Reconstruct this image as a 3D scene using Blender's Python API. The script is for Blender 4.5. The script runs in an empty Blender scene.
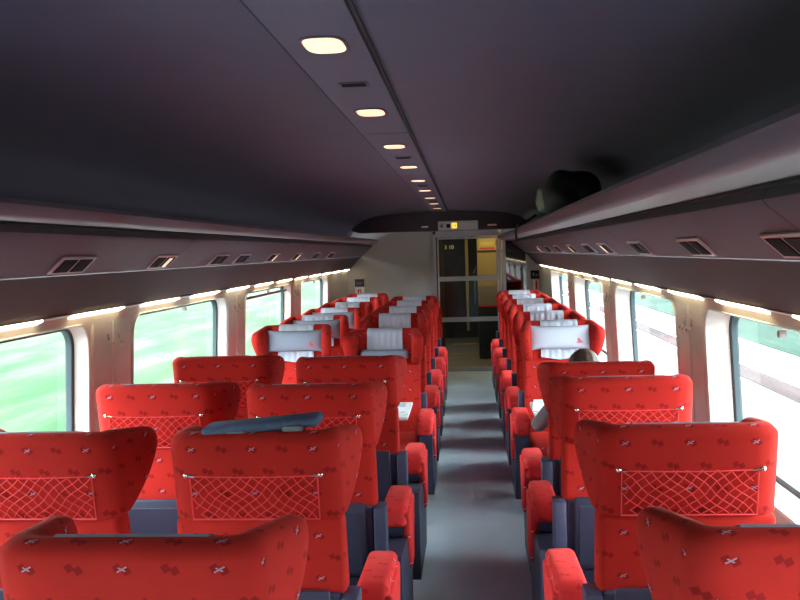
import bpy, bmesh, math, random
from mathutils import Vector, Matrix
random.seed(4)
SC = bpy.context.scene
COL = SC.collection
PI = math.pi

# ------------------------------------------------------------------ camera
CAMZ = 1.70
cam_d = bpy.data.cameras.new('camera'); cam = bpy.data.objects.new('camera', cam_d); COL.objects.link(cam)
cam_d.sensor_width = 36; cam_d.lens = 850 / 800 * 36; cam_d.clip_start = .05; cam_d.clip_end = 2000
yaw, pitch, roll = math.radians(4.53), math.radians(3.233), math.radians(1.7)
f_ = Vector((-math.sin(yaw) * math.cos(pitch), math.cos(yaw) * math.cos(pitch), -math.sin(pitch)))
r_ = Vector((math.cos(yaw), math.sin(yaw), 0)); u_ = r_.cross(f_)
r2 = r_ * math.cos(roll) - u_ * math.sin(roll); u2 = r2.cross(f_)
m = Matrix((r2, u2, -f_)).transposed().to_4x4(); m.translation = Vector((0, 0, CAMZ))
cam.matrix_world = m
SC.camera = cam

# ------------------------------------------------------------------ world, exposure
w = bpy.data.worlds.new('world'); SC.world = w; w.use_nodes = True
wn = w.node_tree; bg = wn.nodes['Background']
bg.inputs['Color'].default_value = (.84, .93, 1, 1); bg.inputs['Strength'].default_value = 19.0
SUN = bpy.data.lights.new('sun', 'SUN'); SUN.energy = 5.0; SUN.angle = math.radians(20); SUN.color = (1, .97, .92)
suno = bpy.data.objects.new('sun', SUN); COL.objects.link(suno); suno.rotation_euler = (math.radians(-12), math.radians(-22), 0)
SC.view_settings.view_transform = 'Standard'; SC.view_settings.look = 'None'
SC.view_settings.exposure = 0.0; SC.view_settings.gamma = 1; SC.view_settings.use_curve_mapping = False
SC.cycles.use_denoising = True
SC.cycles.max_bounces = 10; SC.cycles.diffuse_bounces = 6; SC.cycles.glossy_bounces = 4
SC.cycles.transparent_max_bounces = 16; SC.cycles.sample_clamp_indirect = 12

# ------------------------------------------------------------------ materials
def principled(name, col, rough=.6, metal=0, spec=.5, noise=0, nscale=40, bump=0, bscale=200, emit=None, estr=0, sheen=0):
    mt = bpy.data.materials.new(name); mt.use_nodes = True
    nt = mt.node_tree; b = nt.nodes['Principled BSDF']
    b.inputs['Base Color'].default_value = (*col, 1); b.inputs['Roughness'].default_value = rough
    b.inputs['Metallic'].default_value = metal; b.inputs['Specular IOR Level'].default_value = spec
    if sheen: b.inputs['Sheen Weight'].default_value = sheen; b.inputs['Sheen Roughness'].default_value = .4
    if emit: b.inputs['Emission Color'].default_value = (*emit, 1); b.inputs['Emission Strength'].default_value = estr
    tc = nt.nodes.new('ShaderNodeTexCoord')
    if noise:
        n = nt.nodes.new('ShaderNodeTexNoise'); n.inputs['Scale'].default_value = nscale; n.inputs['Detail'].default_value = 4
        nt.links.new(tc.outputs['Object'], n.inputs['Vector'])
        r = nt.nodes.new('ShaderNodeValToRGB')
        r.color_ramp.elements[0].position = .3; r.color_ramp.elements[1].position = .7
        r.color_ramp.elements[0].color = (*[c * (1 - noise) for c in col], 1)
        r.color_ramp.elements[1].color = (*[min(1, c * (1 + noise)) for c in col], 1)
        nt.links.new(n.outputs['Fac'], r.inputs['Fac']); nt.links.new(r.outputs['Color'], b.inputs['Base Color'])
    if bump:
        n = nt.nodes.new('ShaderNodeTexNoise'); n.inputs['Scale'].default_value = bscale; n.inputs['Detail'].default_value = 3
        nt.links.new(tc.outputs['Object'], n.inputs['Vector'])
        bp = nt.nodes.new('ShaderNodeBump'); bp.inputs['Strength'].default_value = bump; bp.inputs['Distance'].default_value = .002
        nt.links.new(n.outputs['Fac'], bp.inputs['Height']); nt.links.new(bp.outputs['Normal'], b.inputs['Normal'])
    return mt

def emitter(name, col, s):
    return principled(name, (.8, .8, .8), emit=col, estr=s)

class NT:
    def __init__(s, nt): s.nt = nt
    def m(s, op, a, b=0.0, c=None):
        n = s.nt.nodes.new('ShaderNodeMath'); n.operation = op
        for i, v in enumerate((a, b, c)):
            if v is None: continue
            if isinstance(v, (int, float)): n.inputs[i].default_value = v
            else: s.nt.links.new(v, n.inputs[i])
        return n.outputs[0]

def fabric(name, base, dark, mark):
    mt = principled(name, base, rough=.9, spec=.15, sheen=.12, bump=.25, bscale=350)
    nt = mt.node_tree; N = NT(nt); m = N.m
    b = nt.nodes['Principled BSDF']
    b.inputs['Sheen Tint'].default_value = (1, .2, .15, 1)
    uv = nt.nodes.new('ShaderNodeUVMap'); sp = nt.nodes.new('ShaderNodeSeparateXYZ'); nt.links.new(uv.outputs[0], sp.inputs[0])
    PU, PV = .088, .066
    v = m('DIVIDE', sp.outputs[1], PV); row = m('FLOOR', v)
    par = m('FLOORED_MODULO', row, 2.0)
    u = m('ADD', m('DIVIDE', sp.outputs[0], PU), m('MULTIPLY', par, .5)); colm = m('FLOOR', u)
    x = m('MULTIPLY', m('SUBTRACT', m('FRACT', u), .5), PU)
    y = m('MULTIPLY', m('SUBTRACT', m('FRACT', v), .5), PV)
    ca, sa = math.cos(.5), math.sin(.5)
    a = m('ADD', m('MULTIPLY', x, ca), m('MULTIPLY', y, sa))
    c = m('SUBTRACT', m('MULTIPLY', y, ca), m('MULTIPLY', x, sa))
    def square(ox, oy, h):
        return m('LESS_THAN', m('MAXIMUM', m('ABSOLUTE', m('SUBTRACT', a, ox)), m('ABSOLUTE', m('SUBTRACT', c, oy))), h)
    dk = m('MAXIMUM', square(-.006, .006, .0075), square(.006, -.006, .0075))
    ln1 = m('MULTIPLY', m('LESS_THAN', m('ABSOLUTE', c), .0014), m('LESS_THAN', m('ABSOLUTE', a), .011))
    ln2 = m('MULTIPLY', m('LESS_THAN', m('ABSOLUTE', m('ADD', a, m('MULTIPLY', c, .6))), .0016), m('LESS_THAN', m('ABSOLUTE', c), .006))
    sel = m('MULTIPLY', par, m('LESS_THAN', m('FLOORED_MODULO', colm, 2.0), .5))
    mk = m('MULTIPLY', m('MAXIMUM', ln1, ln2), sel)
    n = nt.nodes.new('ShaderNodeTexNoise'); n.inputs['Scale'].default_value = 9; nt.links.new(uv.outputs[0], n.inputs['Vector'])
    mx0 = nt.nodes.new('ShaderNodeMixRGB'); mx0.inputs[1].default_value = (*[c_ * .85 for c_ in base], 1); mx0.inputs[2].default_value = (*[min(1, c_ * 1.12) for c_ in base], 1)
    nt.links.new(n.outputs['Fac'], mx0.inputs[0])
    mx = nt.nodes.new('ShaderNodeMixRGB'); nt.links.new(m('MULTIPLY', dk, .75), mx.inputs[0]); nt.links.new(mx0.outputs[0], mx.inputs[1]); mx.inputs[2].default_value = (*dark, 1)
    mx2 = nt.nodes.new('ShaderNodeMixRGB'); nt.links.new(m('MULTIPLY', mk, .7), mx2.inputs[0]); nt.links.new(mx.outputs[0], mx2.inputs[1]); mx2.inputs[2].default_value = (*mark, 1)
    nt.links.new(mx2.outputs[0], b.inputs['Base Color'])
    return mt

M = {}
M['red'] = fabric('red_velvet', (.44, .020, .015), (.20, .007, .010), (.50, .36, .50))
M['redarm'] = fabric('red_armrest_velvet', (.74, .045, .045), (.50, .018, .022), (.8, .7, .8))
M['net'] = principled('red_net_cord', (.75, .04, .045), .6)
M['shell'] = principled('blue_grey_plastic', (.040, .055, .105), .42, noise=.08, nscale=25)
M['shell2'] = principled('dark_blue_grey_plastic', (.028, .038, .075), .5)
M['metal'] = principled('brushed_metal', (.6, .58, .56), .3, 1)
M['chrome'] = principled('bright_metal', (.75, .72, .68), .2, 1)
M['white_cloth'] = principled('white_headrest_cloth', (.50, .54, .66), .85, bump=.3, bscale=120)
M['grey_cloth'] = principled('grey_headrest_cloth', (.25, .29, .38), .85, bump=.3, bscale=120)
M['blue_cloth'] = principled('blue_grey_cushion_cloth', (.085, .13, .23), .85, noise=.15, nscale=30, bump=.4, bscale=90)
M['strap'] = principled('grey_strap', (.20, .23, .26), .7)
M['logo_red'] = principled('red_print', (.75, .03, .04), .7)
M['ceiling'] = principled('mauve_grey_ceiling', (.098, .080, .128), .75, noise=.04, nscale=6, bump=.2, bscale=90)
M['ceiling2'] = principled('mauve_grey_strip', (.112, .094, .145), .7, noise=.04, nscale=6)
M['seam'] = principled('dark_seam', (.02, .018, .022), .8)
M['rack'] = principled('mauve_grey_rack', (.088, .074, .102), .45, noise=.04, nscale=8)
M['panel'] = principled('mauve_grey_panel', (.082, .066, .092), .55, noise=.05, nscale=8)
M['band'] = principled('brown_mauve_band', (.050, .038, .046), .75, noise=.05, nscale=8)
M['ventframe'] = principled('vent_frame_metal', (.42, .36, .40), .35, .6)
M['dark'] = principled('black_plastic', (.006, .005, .008), .7, spec=.15)
M['wall'] = principled('beige_wall_laminate', (.68, .67, .60), .45, noise=.03, nscale=5)
M['reveal'] = principled('cream_window_surround', (.74, .73, .68), .4)
M['gasket'] = principled('black_rubber', (.03, .05, .06), .5)
M['pillar'] = principled('brushed_bronze_pillar', (.72, .74, .68), .45, 0, noise=.05, nscale=4)
M['endwall'] = principled('grey_end_wall', (.50, .49, .48), .5, noise=.03, nscale=5)
M['header'] = principled('dark_purple_header', (.045, .03, .045), .5)
M['doorframe'] = principled('aluminium_door_frame', (.48, .48, .54), .35, .3)
M['frost'] = principled('frosted_band', (.42, .42, .42), .6)
M['signbox'] = principled('grey_sign_box', (.42, .40, .42), .5, emit=(.5, .48, .5), estr=.06)
M['yellow_led'] = emitter('amber_lamp', (1, .62, .02), 1.6)
M['red_led'] = emitter('red_led', (1, .03, .03), .08)
M['vest'] = principled('vestibule_dark', (.03, .03, .03), .5)
M['vestwood'] = principled('vestibule_yellow_laminate', (.42, .34, .16), .5, noise=.08, nscale=4)
M['vestgrey'] = principled('vestibule_grey', (.25, .25, .26), .5)
M['vestblue'] = principled('vestibule_navy', (.02, .035, .06), .4)
M['yellow'] = principled('yellow_edge', (.75, .55, .08), .5)
M['gold'] = principled('yellow_lettering', (.8, .65, .2), .5, emit=(1, .8, .3), estr=.25)
M['paper'] = principled('white_paper', (.85, .88, .92), .8)
M['paper2'] = principled('pale_blue_print', (.45, .62, .72), .8)
M['table'] = principled('white_table_laminate', (.72, .76, .80), .4)
M['bag'] = principled('black_bag_nylon', (.012, .014, .016), .65, bump=.5, bscale=40)
M['bagpale'] = principled('pale_green_bag_panel', (.22, .28, .23), .7, noise=.2, nscale=20)
M['skin'] = principled('skin', (.62, .38, .28), .5)
M['hair'] = principled('brown_hair', (.075, .045, .032), .5, noise=.35, nscale=60)
M['sweater'] = principled('grey_sweater', (.16, .15, .17), .9, noise=.15, nscale=50, bump=.4, bscale=100)
M['trousers'] = principled('dark_trousers', (.03, .035, .05), .9)
M['shoe'] = principled('dark_shoes', (.02, .02, .02), .4)
M['lips'] = principled('lips', (.45, .15, .13), .5)
M['eye'] = principled('eye', (.7, .7, .7), .2)
M['down'] = emitter('warm_downlight', (1, .60, .33), 1.2)
M['strip'] = emitter('warm_strip_lamp', (1, .80, .52), 9.0)
M['stripbase'] = principled('pale_lamp_holder', (.55, .60, .62), .4)

def carpet():
    mt = principled('grey_blue_carpet', (.20, .24, .27), .95, spec=.15, bump=.6, bscale=300)
    nt = mt.node_tree; b = nt.nodes['Principled BSDF']; tc = nt.nodes.new('ShaderNodeTexCoord')
    n = nt.nodes.new('ShaderNodeTexNoise'); n.inputs['Scale'].default_value = 120; n.inputs['Detail'].default_value = 4
    n2 = nt.nodes.new('ShaderNodeTexNoise'); n2.inputs['Scale'].default_value = 3; n2.inputs['Detail'].default_value = 4
    nt.links.new(tc.outputs['Object'], n.inputs['Vector']); nt.links.new(tc.outputs['Object'], n2.inputs['Vector'])
    N = NT(nt); fac = N.m('ADD', N.m('MULTIPLY', n.outputs['Fac'], .6), N.m('MULTIPLY', n2.outputs['Fac'], .4))
    r = nt.nodes.new('ShaderNodeValToRGB'); r.color_ramp.elements[0].position = .35; r.color_ramp.elements[1].position = .65
    r.color_ramp.elements[0].color = (.50, .66, .76, 1); r.color_ramp.elements[1].color = (.64, .80, .90, 1)
    nt.links.new(fac, r.inputs['Fac']); nt.links.new(r.outputs['Color'], b.inputs['Base Color'])
    return mt
M['carpet'] = carpet()

def glass_mat(name, tint, gloss=.10, dark=False):
    mt = bpy.data.materials.new(name); mt.use_nodes = True; nt = mt.node_tree
    for n in list(nt.nodes): nt.nodes.remove(n)
    o = nt.nodes.new('ShaderNodeOutputMaterial'); t = nt.nodes.new('ShaderNodeBsdfTransparent'); g = nt.nodes.new('ShaderNodeBsdfGlossy')
    t.inputs[0].default_value = (*tint, 1); g.inputs['Roughness'].default_value = .03; g.inputs['Color'].default_value = (.9, .95, 1, 1)
    fr = nt.nodes.new('ShaderNodeFresnel'); fr.inputs[0].default_value = 1.45
    mx = nt.nodes.new('ShaderNodeMixShader')
    N = NT(nt); fac = N.m('MINIMUM', N.m('ADD', N.m('MULTIPLY', fr.outputs[0], .35), gloss - .05), 1.0)
    nt.links.new(fac, mx.inputs[0]); nt.links.new(t.outputs[0], mx.inputs[1]); nt.links.new(g.outputs[0], mx.inputs[2]); nt.links.new(mx.outputs[0], o.inputs[0])
    return mt
M['glass'] = glass_mat('window_glass', (.94, 1.0, .96), .06)
M['doorglass'] = glass_mat('door_glass', (.62, .62, .60), .06)
M['screen_glass'] = glass_mat('smoked_screen_glass', (.25, .22, .18), .16)

def streaky(name, c0, c1, c2, sx, sy, rough=.9):
    mt = principled(name, c0, rough, spec=.1); nt = mt.node_tree; b = nt.nodes['Principled BSDF']
    tc = nt.nodes.new('ShaderNodeTexCoord'); mp = nt.nodes.new('ShaderNodeMapping'); mp.inputs['Scale'].default_value = (sx, sy, sx)
    n = nt.nodes.new('ShaderNodeTexNoise'); n.inputs['Scale'].default_value = 1; n.inputs['Detail'].default_value = 5; n.inputs['Roughness'].default_value = .6
    nt.links.new(tc.outputs['Object'], mp.inputs[0]); nt.links.new(mp.outputs[0], n.inputs['Vector'])
    r = nt.nodes.new('ShaderNodeValToRGB'); e = r.color_ramp.elements
    e[0].position = .36; e[0].color = (*c0, 1); e[1].position = .5; e[1].color = (*c1, 1)
    e2 = e.new(.64); e2.color = (*c2, 1)
    nt.links.new(n.outputs['Fac'], r.inputs['Fac']); nt.links.new(r.outputs['Color'], b.inputs['Base Color'])
    return mt
M['grass_l'] = streaky('meadow_grass', (.011, .039, .013), (.021, .050, .021), (.050, .060, .042), 1.6, .18)
M['grass_r'] = streaky('green_field', (.005, .019, .012), (.010, .028, .019), (.022, .038, .029), 1.6, .18)
M['concrete'] = streaky('pale_concrete', (.065, .07, .073), (.085, .088, .09), (.10, .102, .104), .8, .2)
M['rust'] = streaky('rusty_rail_bed', (.018, .011, .013), (.028, .017, .018), (.036, .025, .026), 2, .3)
M['white_wall'] = principled('white_render', (.6, .62, .6), .8)

# ------------------------------------------------------------------ mesh helpers
class G:
    def __init__(s): s.bm = bmesh.new()
    def box(s, x0, x1, y0, y1, z0, z1, bev=0, seg=2, fn=None):
        t = bmesh.new(); bmesh.ops.create_cube(t, size=1)
        for v in t.verts:
            v.co = Vector(((x0 + x1) / 2 + v.co.x * (x1 - x0), (y0 + y1) / 2 + v.co.y * (y1 - y0), (z0 + z1) / 2 + v.co.z * (z1 - z0)))
        if bev: bmesh.ops.bevel(t, geom=list(t.edges), offset=bev, segments=seg, profile=.5, affect='EDGES')
        if fn:
            for v in t.verts: v.co = Vector(fn(*v.co))
        s.merge(t); return s
    def merge(s, t):
        me = bpy.data.meshes.new('tmp'); t.to_mesh(me); t.free(); s.bm.from_mesh(me); bpy.data.meshes.remove(me)
    def grid(s, rows, closed=False, flip=False):
        vs = [[s.bm.verts.new(p) for p in r] for r in rows]
        n = len(rows[0])
        for i in range(len(rows) - 1):
            for j in range(n if closed else n - 1):
                q = [vs[i][j], vs[i][(j + 1) % n], vs[i + 1][(j + 1) % n], vs[i + 1][j]]
                if flip: q.reverse()
                s.bm.faces.new(q)
        return vs
    def tube(s, pts, r, n=6, cap=True):
        pts = [Vector(p) for p in pts]; rows = []
        rr = r if isinstance(r, (list, tuple)) else [r] * len(pts)
        for i, p in enumerate(pts):
            d = (pts[min(i + 1, len(pts) - 1)] - pts[max(i - 1, 0)]).normalized()
            up = Vector((0, 0, 1)) if abs(d.z) < .9 else Vector((0, 1, 0))
            a = d.cross(up).normalized(); b = d.cross(a)
            rows.append([p + (a * math.cos(2 * PI * k / n) + b * math.sin(2 * PI * k / n)) * rr[i] for k in range(n)])
        vs = s.grid(rows, closed=True)
        if cap:
            s.bm.faces.new(vs[0]); s.bm.faces.new(list(reversed(vs[-1])))
        return s
    def cyl(s, c, axis, r, h, n=24, r2=None):
        a = Vector(axis).normalized(); c = Vector(c)
        return s.tube([c - a * h / 2, c + a * h / 2], [r, r if r2 is None else r2], n)
    def prism(s, prof, y0, y1, xf=None, closed=True, segs=1):
        """profile of (x, z) extruded along y; xf(x, y) may shift x"""
        rows = []
        for k in range(segs + 1):
            y = y0 + (y1 - y0) * k / segs
            rows.append([(xf(x, y) if xf else x, y, z) for x, z in prof])
        vs = s.grid(rows, closed=closed)
        if closed:
            s.bm.faces.new(vs[0]); s.bm.faces.new(list(reversed(vs[-1])))
        return s
    def sphere(s, c, rx, ry, rz, u=16, v=10, fn=None):
        t = bmesh.new(); bmesh.ops.create_uvsphere(t, u_segments=u, v_segments=v, radius=1)
        for q in t.verts:
            q.co = Vector((c[0] + q.co.x * rx, c[1] + q.co.y * ry, c[2] + q.co.z * rz))
            if fn: q.co = Vector(fn(*q.co))
        s.merge(t); return s
    def warp(s, fn):
        for v in s.bm.verts: v.co = Vector(fn(*v.co))
        return s
    def mesh(s, name, mat, smooth=40):
        bmesh.ops.remove_doubles(s.bm, verts=s.bm.verts, dist=1e-5)
        bmesh.ops.recalc_face_normals(s.bm, faces=s.bm.faces)
        uv = s.bm.loops.layers.uv.new('UVMap')
        for f in s.bm.faces:
            n = f.normal; ax = max(range(3), key=lambda k: abs(n[k]))
            for l in f.loops:
                c = l.vert.co
                l[uv].uv = (c.y + .31, c.z) if ax == 0 else ((c.x, c.z) if ax == 1 else (c.x, c.y + .2))
        me = bpy.data.meshes.new(name); s.bm.to_mesh(me); s.bm.free()
        me.materials.append(mat)
        if smooth:
            for p in me.polygons: p.use_smooth = True
            me.set_sharp_from_angle(angle=math.radians(smooth))
        return me
    def build(s, name, mat, parent=None, smooth=40, loc=None):
        return link(name, s.mesh(name, mat, smooth), parent, loc)

def link(name, me, parent=None, loc=None):
    o = bpy.data.objects.new(name, me); COL.objects.link(o)
    if loc: o.location = loc
    if parent: o.parent = parent
    return o
def thing(name, label, cat, loc=(0, 0, 0), rz=0, group=None):
    o = bpy.data.objects.new(name, None); COL.objects.link(o); o.empty_display_size = .1
    o.location = loc; o.rotation_euler = (0, 0, rz); return tag(o, label, cat, group)
def tag(o, label, cat, group=None):
    o['label'] = label; o['category'] = cat
    if group: o['group'] = group
    return o
def struct(o): o['kind'] = 'structure'; return o

ORD = ['nearest', 'second', 'third', 'fourth', 'fifth', 'sixth', 'seventh', 'eighth', 'ninth', 'tenth', 'eleventh', 'twelfth', 'thirteenth', 'fourteenth', 'fifteenth', 'sixteenth', 'seventeenth', 'eighteenth']

# ------------------------------------------------------------------ the car shell
C0 = -.335                       # centre line of the car
Y0, Y1 = -2.4, 11.9
def X(side, a): return C0 + side * a
def wall_a(z):                   # half width of the side wall at height z
    pts = [(0, 1.33), (.8, 1.365), (1.42, 1.335), (1.50, 1.31), (2.4, 1.30)]
    for (za, aa), (zb, ab) in zip(pts, pts[1:]):
        if z <= zb: return aa + (ab - aa) * (z - za) / (zb - za)
    return 1.3

struct(G().box(-1.75, 1.12, Y0, Y1, -.05, 0).build('floor', M['carpet'], smooth=0))

# ceiling
prof = [(-1.30, 1.80), (-1.28, 1.93), (-1.20, 2.05), (-1.06, 2.14), (-.9, 2.19), (-.5, 2.232), (0, 2.24), (.5, 2.232), (.9, 2.19), (1.06, 2.14), (1.20, 2.05), (1.28, 1.93), (1.30, 1.80)]
g = G(); g.prism([(C0 + a, z) for a, z in prof] + [(C0 + a * 1.04, z + .05) for a, z in reversed(prof)], Y0, Y1)
struct(g.build('ceiling', M['ceiling'], smooth=60))
# central strip with its joints
for k, (y0, y1) in enumerate([(Y0, 1.66), (1.672, 3.79), (3.80, 5.92), (5.93, 8.05), (8.06, 10.18), (10.19, 11.6)]):
    struct(G().box(-.448, -.240, y0, y1, 2.2265, 2.237, .001, 1).build('trim_%d' % (k + 1), M['ceiling2']))
struct(G().box(-.238, -.228, Y0, 11.6, 2.231, 2.238).build('trim_7', M['seam'], smooth=0))
struct(G().box(-.456, -.450, Y0, 11.6, 2.231, 2.238).build('trim_8', M['seam'], smooth=0))

# side walls with window openings
ZT, ZB = 1.425, .80
OPEN = {-1: [(-.49 - 2.13 + .0, ), ], 1: []}
far = {-1: 3.61, 1: 3.66}
WP = 2.165; WD = {-1: .05, 1: .085}
def openings(side):
    return [(far[side] - 1.66 + WP * k, far[side] + WP * k) for k in range(-2 if side < 0 else -1, 4)]  # unseen right window behind the camera closed up to dim the left seats
def rrect(y0, y1, z0, z1, r, n=6):
    pts = []
    for cy, cz, a0 in ((y1 - r, z1 - r, 0), (y0 + r, z1 - r, 90), (y0 + r, z0 + r, 180), (y1 - r, z0 + r, 270)):
        for k in range(n + 1):
            a = math.radians(a0 + 90 * k / n); pts.append((cy + r * math.cos(a), cz + r * math.sin(a)))
    return pts
def side_wall(side):
    g = G(); P = lambda y, z, o=0: (X(side, wall_a(z) + o), y, z)
    zs0, zs1 = 0, 1.50
    ops = openings(side)
    edges = [Y0] + [(a[1] + b[0]) / 2 for a, b in zip(ops, ops[1:])] + [Y1]
    for i, (oy0, oy1) in enumerate(ops):
        by0, by1 = edges[i], edges[i + 1]
        hole = rrect(oy0, oy1, ZB, ZT, .10)
        # boundary loop matched to hole loop
        n = 7
        def clampline(y, z, q):
            return None
        outer = []
        for idx, (y, z) in enumerate(hole):
            c = idx // 7; k = idx % 7
            if c == 0: o = (by1, z + (zs1 - z) * min(1, k / 3)) if k <= 3 else (by1 + (y - by1) * (k - 3) / 3, zs1)
            elif c == 1: o = (y + (by0 - y) * min(1, k / 3), zs1) if k <= 3 else (by0, zs1 + (z - zs1) * (k - 3) / 3)
            elif c == 2: o = (by0, z + (zs0 - z) * min(1, k / 3)) if k <= 3 else (by0 + (y - by0) * (k - 3) / 3, zs0)
            else: o = (y + (by1 - y) * min(1, k / 3), zs0) if k <= 3 else (by1, zs0 + (z - zs0) * (k - 3) / 3)
            outer.append(o)
        lo = lambda t: [P(h[0] + (o[0] - h[0]) * t, h[1] + (o[1] - h[1]) * t) for h, o in zip(hole, outer)]
        g.grid([lo(0), lo(.5), lo(1)], closed=True)
        # thickness outwards
        g.grid([[P(h[0], h[1], 0) for h in hole], [P(h[0], h[1], .012) for h in hole]], closed=True)
    # outer skin
    zz = [0, .4, .8, 1.1, 1.42, 1.5]
    return g.build('wall_left' if side < 0 else 'wall_right', M['wall'], smooth=30)
for sd in (-1, 1): struct(side_wall(sd))

wi = 0
for sd in (-1, 1):
    for k, (oy0, oy1) in enumerate(openings(sd)):
        wi += 1
        root = bpy.data.objects.new('window_%d' % wi, None); COL.objects.link(root); root.location = (X(sd, 1.35), (oy0 + oy1) / 2, 1.1); struct(root)
        cx, cy, cz = root.location
        P = lambda y, z, o: (X(sd, wall_a(z) + o) - cx, y - cy, z - cz)
        L = lambda d, o, r: [P(y, z, o) for y, z in rrect(oy0 + d, oy1 - d, ZB + d, ZT - d * .5, r)]
        g = G(); g.grid([L(-.012, -.002, .11), L(-.006, -.012, .105), L(.004, -.008, .10), L(.018, WD[sd], .09), L(.02, WD[sd] + .03, .085)], closed=True)
        g.build('window_surround', M['reveal'], root)
        g = G(); g.grid([L(.018, WD[sd], .09), L(.040, WD[sd] + .004, .075), L(.040, WD[sd] + .03, .075)], closed=True)
        g.build('rubber_gasket', M['gasket'], root)
        g = G(); vs = [g.bm.verts.new(p) for p in L(.030, WD[sd] + .014, .08)]; g.bm.faces.new(vs)
        g.build('pane', M['glass'], root, smooth=0)
        ym = (oy0 + oy1) / 2
        g = G(); g.cyl(P(ym, 1.398, .012), (1, 0, 0), .013, .022, 16); g.build('blind_handle', M['reveal'], root)
        if sd < 0 and k == 4 and oy0 > 5:
            g = G(); b0 = P(oy0 + .05, 1.375, .03); b1 = P(oy1 - .05, 1.375, .03)
            g.tube([b0, b1], .012, 10); g.build('blind_roller', M['ventframe'], root)

# outer body side under and between windows, keeps daylight out
for sd, nm in ((-1, 'trim_9'), (1, 'trim_10')):
    g = G()
    g.box(min(X(sd, 1.38 + WD[sd]), X(sd, 1.40 + WD[sd])), max(X(sd, 1.38 + WD[sd]), X(sd, 1.40 + WD[sd])), Y0, 13.9, -.6, .80)
    g.box(min(X(sd, 1.30), X(sd, 1.53)), max(X(sd, 1.30), X(sd, 1.53)), Y0, 13.9, 1.52, 1.62)
    ops = openings(sd); ed = [(Y0, ops[0][0] - .02)] if ops[0][0] > Y0 else []
    ed += [(a[1] + .02, b[0] - .02) for a, b in zip(ops, ops[1:])] + [(ops[-1][1] + .02, 13.9)]
    for a, b in ed:
        if b > a: g.box(min(X(sd, 1.352 + WD[sd]), X(sd, 1.365 + WD[sd])), max(X(sd, 1.352 + WD[sd]), X(sd, 1.365 + WD[sd])), a - .035, b + .035, .78, 1.52)
    struct(g.build(nm, M['white_wall'], smooth=0))

# pillars between windows, with coat hooks
ti = 11
for sd, sname in ((-1, 'left'), (1, 'right')):
    ops = openings(sd)
    for i, (a, b) in enumerate(zip(ops, ops[1:])):
        y0, y1 = a[1] + .035, b[0] - .035
        ym = (y0 + y1) / 2
        g = G()
        for q0, q1 in ((y0, ym - .003), (ym + .003, y1)):
            rows = [[(X(sd, wall_a(z) - .0) , q0, z), (X(sd, wall_a(z) - .010), q0 + .008, z), (X(sd, wall_a(z) - .012), (q0 + q1) / 2, z), (X(sd, wall_a(z) - .010), q1 - .008, z), (X(sd, wall_a(z)), q1, z)] for z in (.02, .4, .8, 1.1, 1.3, 1.42)]
            g.grid(rows)
        struct(g.build('trim_%d' % ti, M['pillar'], smooth=30)); ti += 1
        if y0 < 3: continue
        for dy, wh in ((-.06, 'nearer'), (.06, 'farther')):
            z = 1.335; a0 = wall_a(z) - .012; g = G()
            xx = X(sd, a0); s = -sd
            g.tube([(xx + s * .002, ym + dy, z + .018), (xx + s * .006, ym + dy, z), (xx + s * .008, ym + dy, z - .020), (xx + s * .016, ym + dy, z - .028), (xx + s * .024, ym + dy, z - .022), (xx + s * .026, ym + dy, z - .012)], [.003, .0036, .0036, .0036, .0036, .0045], 8)
            g.box(min(xx, xx + s * .004), max(xx, xx + s * .004), ym + dy - .008, ym + dy + .008, z - .005, z + .03, .0015, 1)
            o = g.build('coat_hook', M['chrome'])
            tag(o, '%s metal coat hook on the %s %s pillar between windows' % (wh, ORD[int((y0 - 3.2) / WP)], sname), 'coat hook', 'coat hooks on the window pillars')

# bulkhead panel under each rack: upper panel, brown band
def side_prof(side, pts, y0, y1, thick=.02):
    return [(X(side, a), z) for a, z in pts]
for sd, nm in ((-1, 'left'), (1, 'right')):
    up = [(.985, 1.815), (.975, 1.79), (.985, 1.775), (1.055, 1.72), (1.13, 1.652)]
    g = G(); pts = up + [(1.16, 1.67), (1.08, 1.745), (1.02, 1.80), (1.01, 1.83)]
    for (a, b) in zip([Y0, 1.9, 4.05, 6.2, 8.35, 10.5], [1.894, 4.044, 6.194, 8.344, 10.494, Y1]):
        g.prism([(X(sd, p), z) for p, z in pts], a, b)
    struct(g.build('wall_%s_upper_panel' % nm, M['panel'], smooth=35))
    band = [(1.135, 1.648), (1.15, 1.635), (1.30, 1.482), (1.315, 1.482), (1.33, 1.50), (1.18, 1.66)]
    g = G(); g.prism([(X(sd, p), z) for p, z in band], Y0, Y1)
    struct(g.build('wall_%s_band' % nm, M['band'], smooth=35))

# luggage racks, their ends drawn in towards the wall
def rack_shift(sd):
    def fn(x, y):
        a = sd * (x - C0)
        t = max(0, min(1, (y - 9.9) / 1.7)); t = t * t * (3 - 2 * t)
        return C0 + sd * (a + .19 * t * max(0, min(1, (1.2 - a) / .45)))
    return fn
for sd, nm in ((-1, 'left'), (1, 'right')):
    p = [(.70, 1.838), (.704, 1.850), (.716, 1.852), (.735, 1.84), (.76, 1.828), (1.0, 1.84), (1.27, 1.85), (1.27, 1.83), (.965, 1.822), (.76, 1.806), (.742, 1.805), (.718, 1.816)]
    root = thing('luggage_rack', 'long mauve grey overhead luggage rack along the %s side' % nm, 'luggage rack', (X(sd, 1.0), 4, 1.83), group=None)
    g = G(); g.prism([(X(sd, a), z) for a, z in p], Y0, 11.6, rack_shift(sd), segs=60)
    g.warp(lambda x, y, z: (x - root.location.x, y - 4, z - 1.83)); g.build('shelf', M['rack'], root, smooth=35)
    g = G(); g.prism([(X(sd, a), z) for a, z in [(.962, 1.8205), (.982, 1.8205), (.982, 1.812), (.962, 1.814)]], Y0, 11.5)
    g.warp(lambda x, y, z: (x - root.location.x, y - 4, z - 1.83)); g.build('dark_slot', M['seam'], root, smooth=0)

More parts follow.
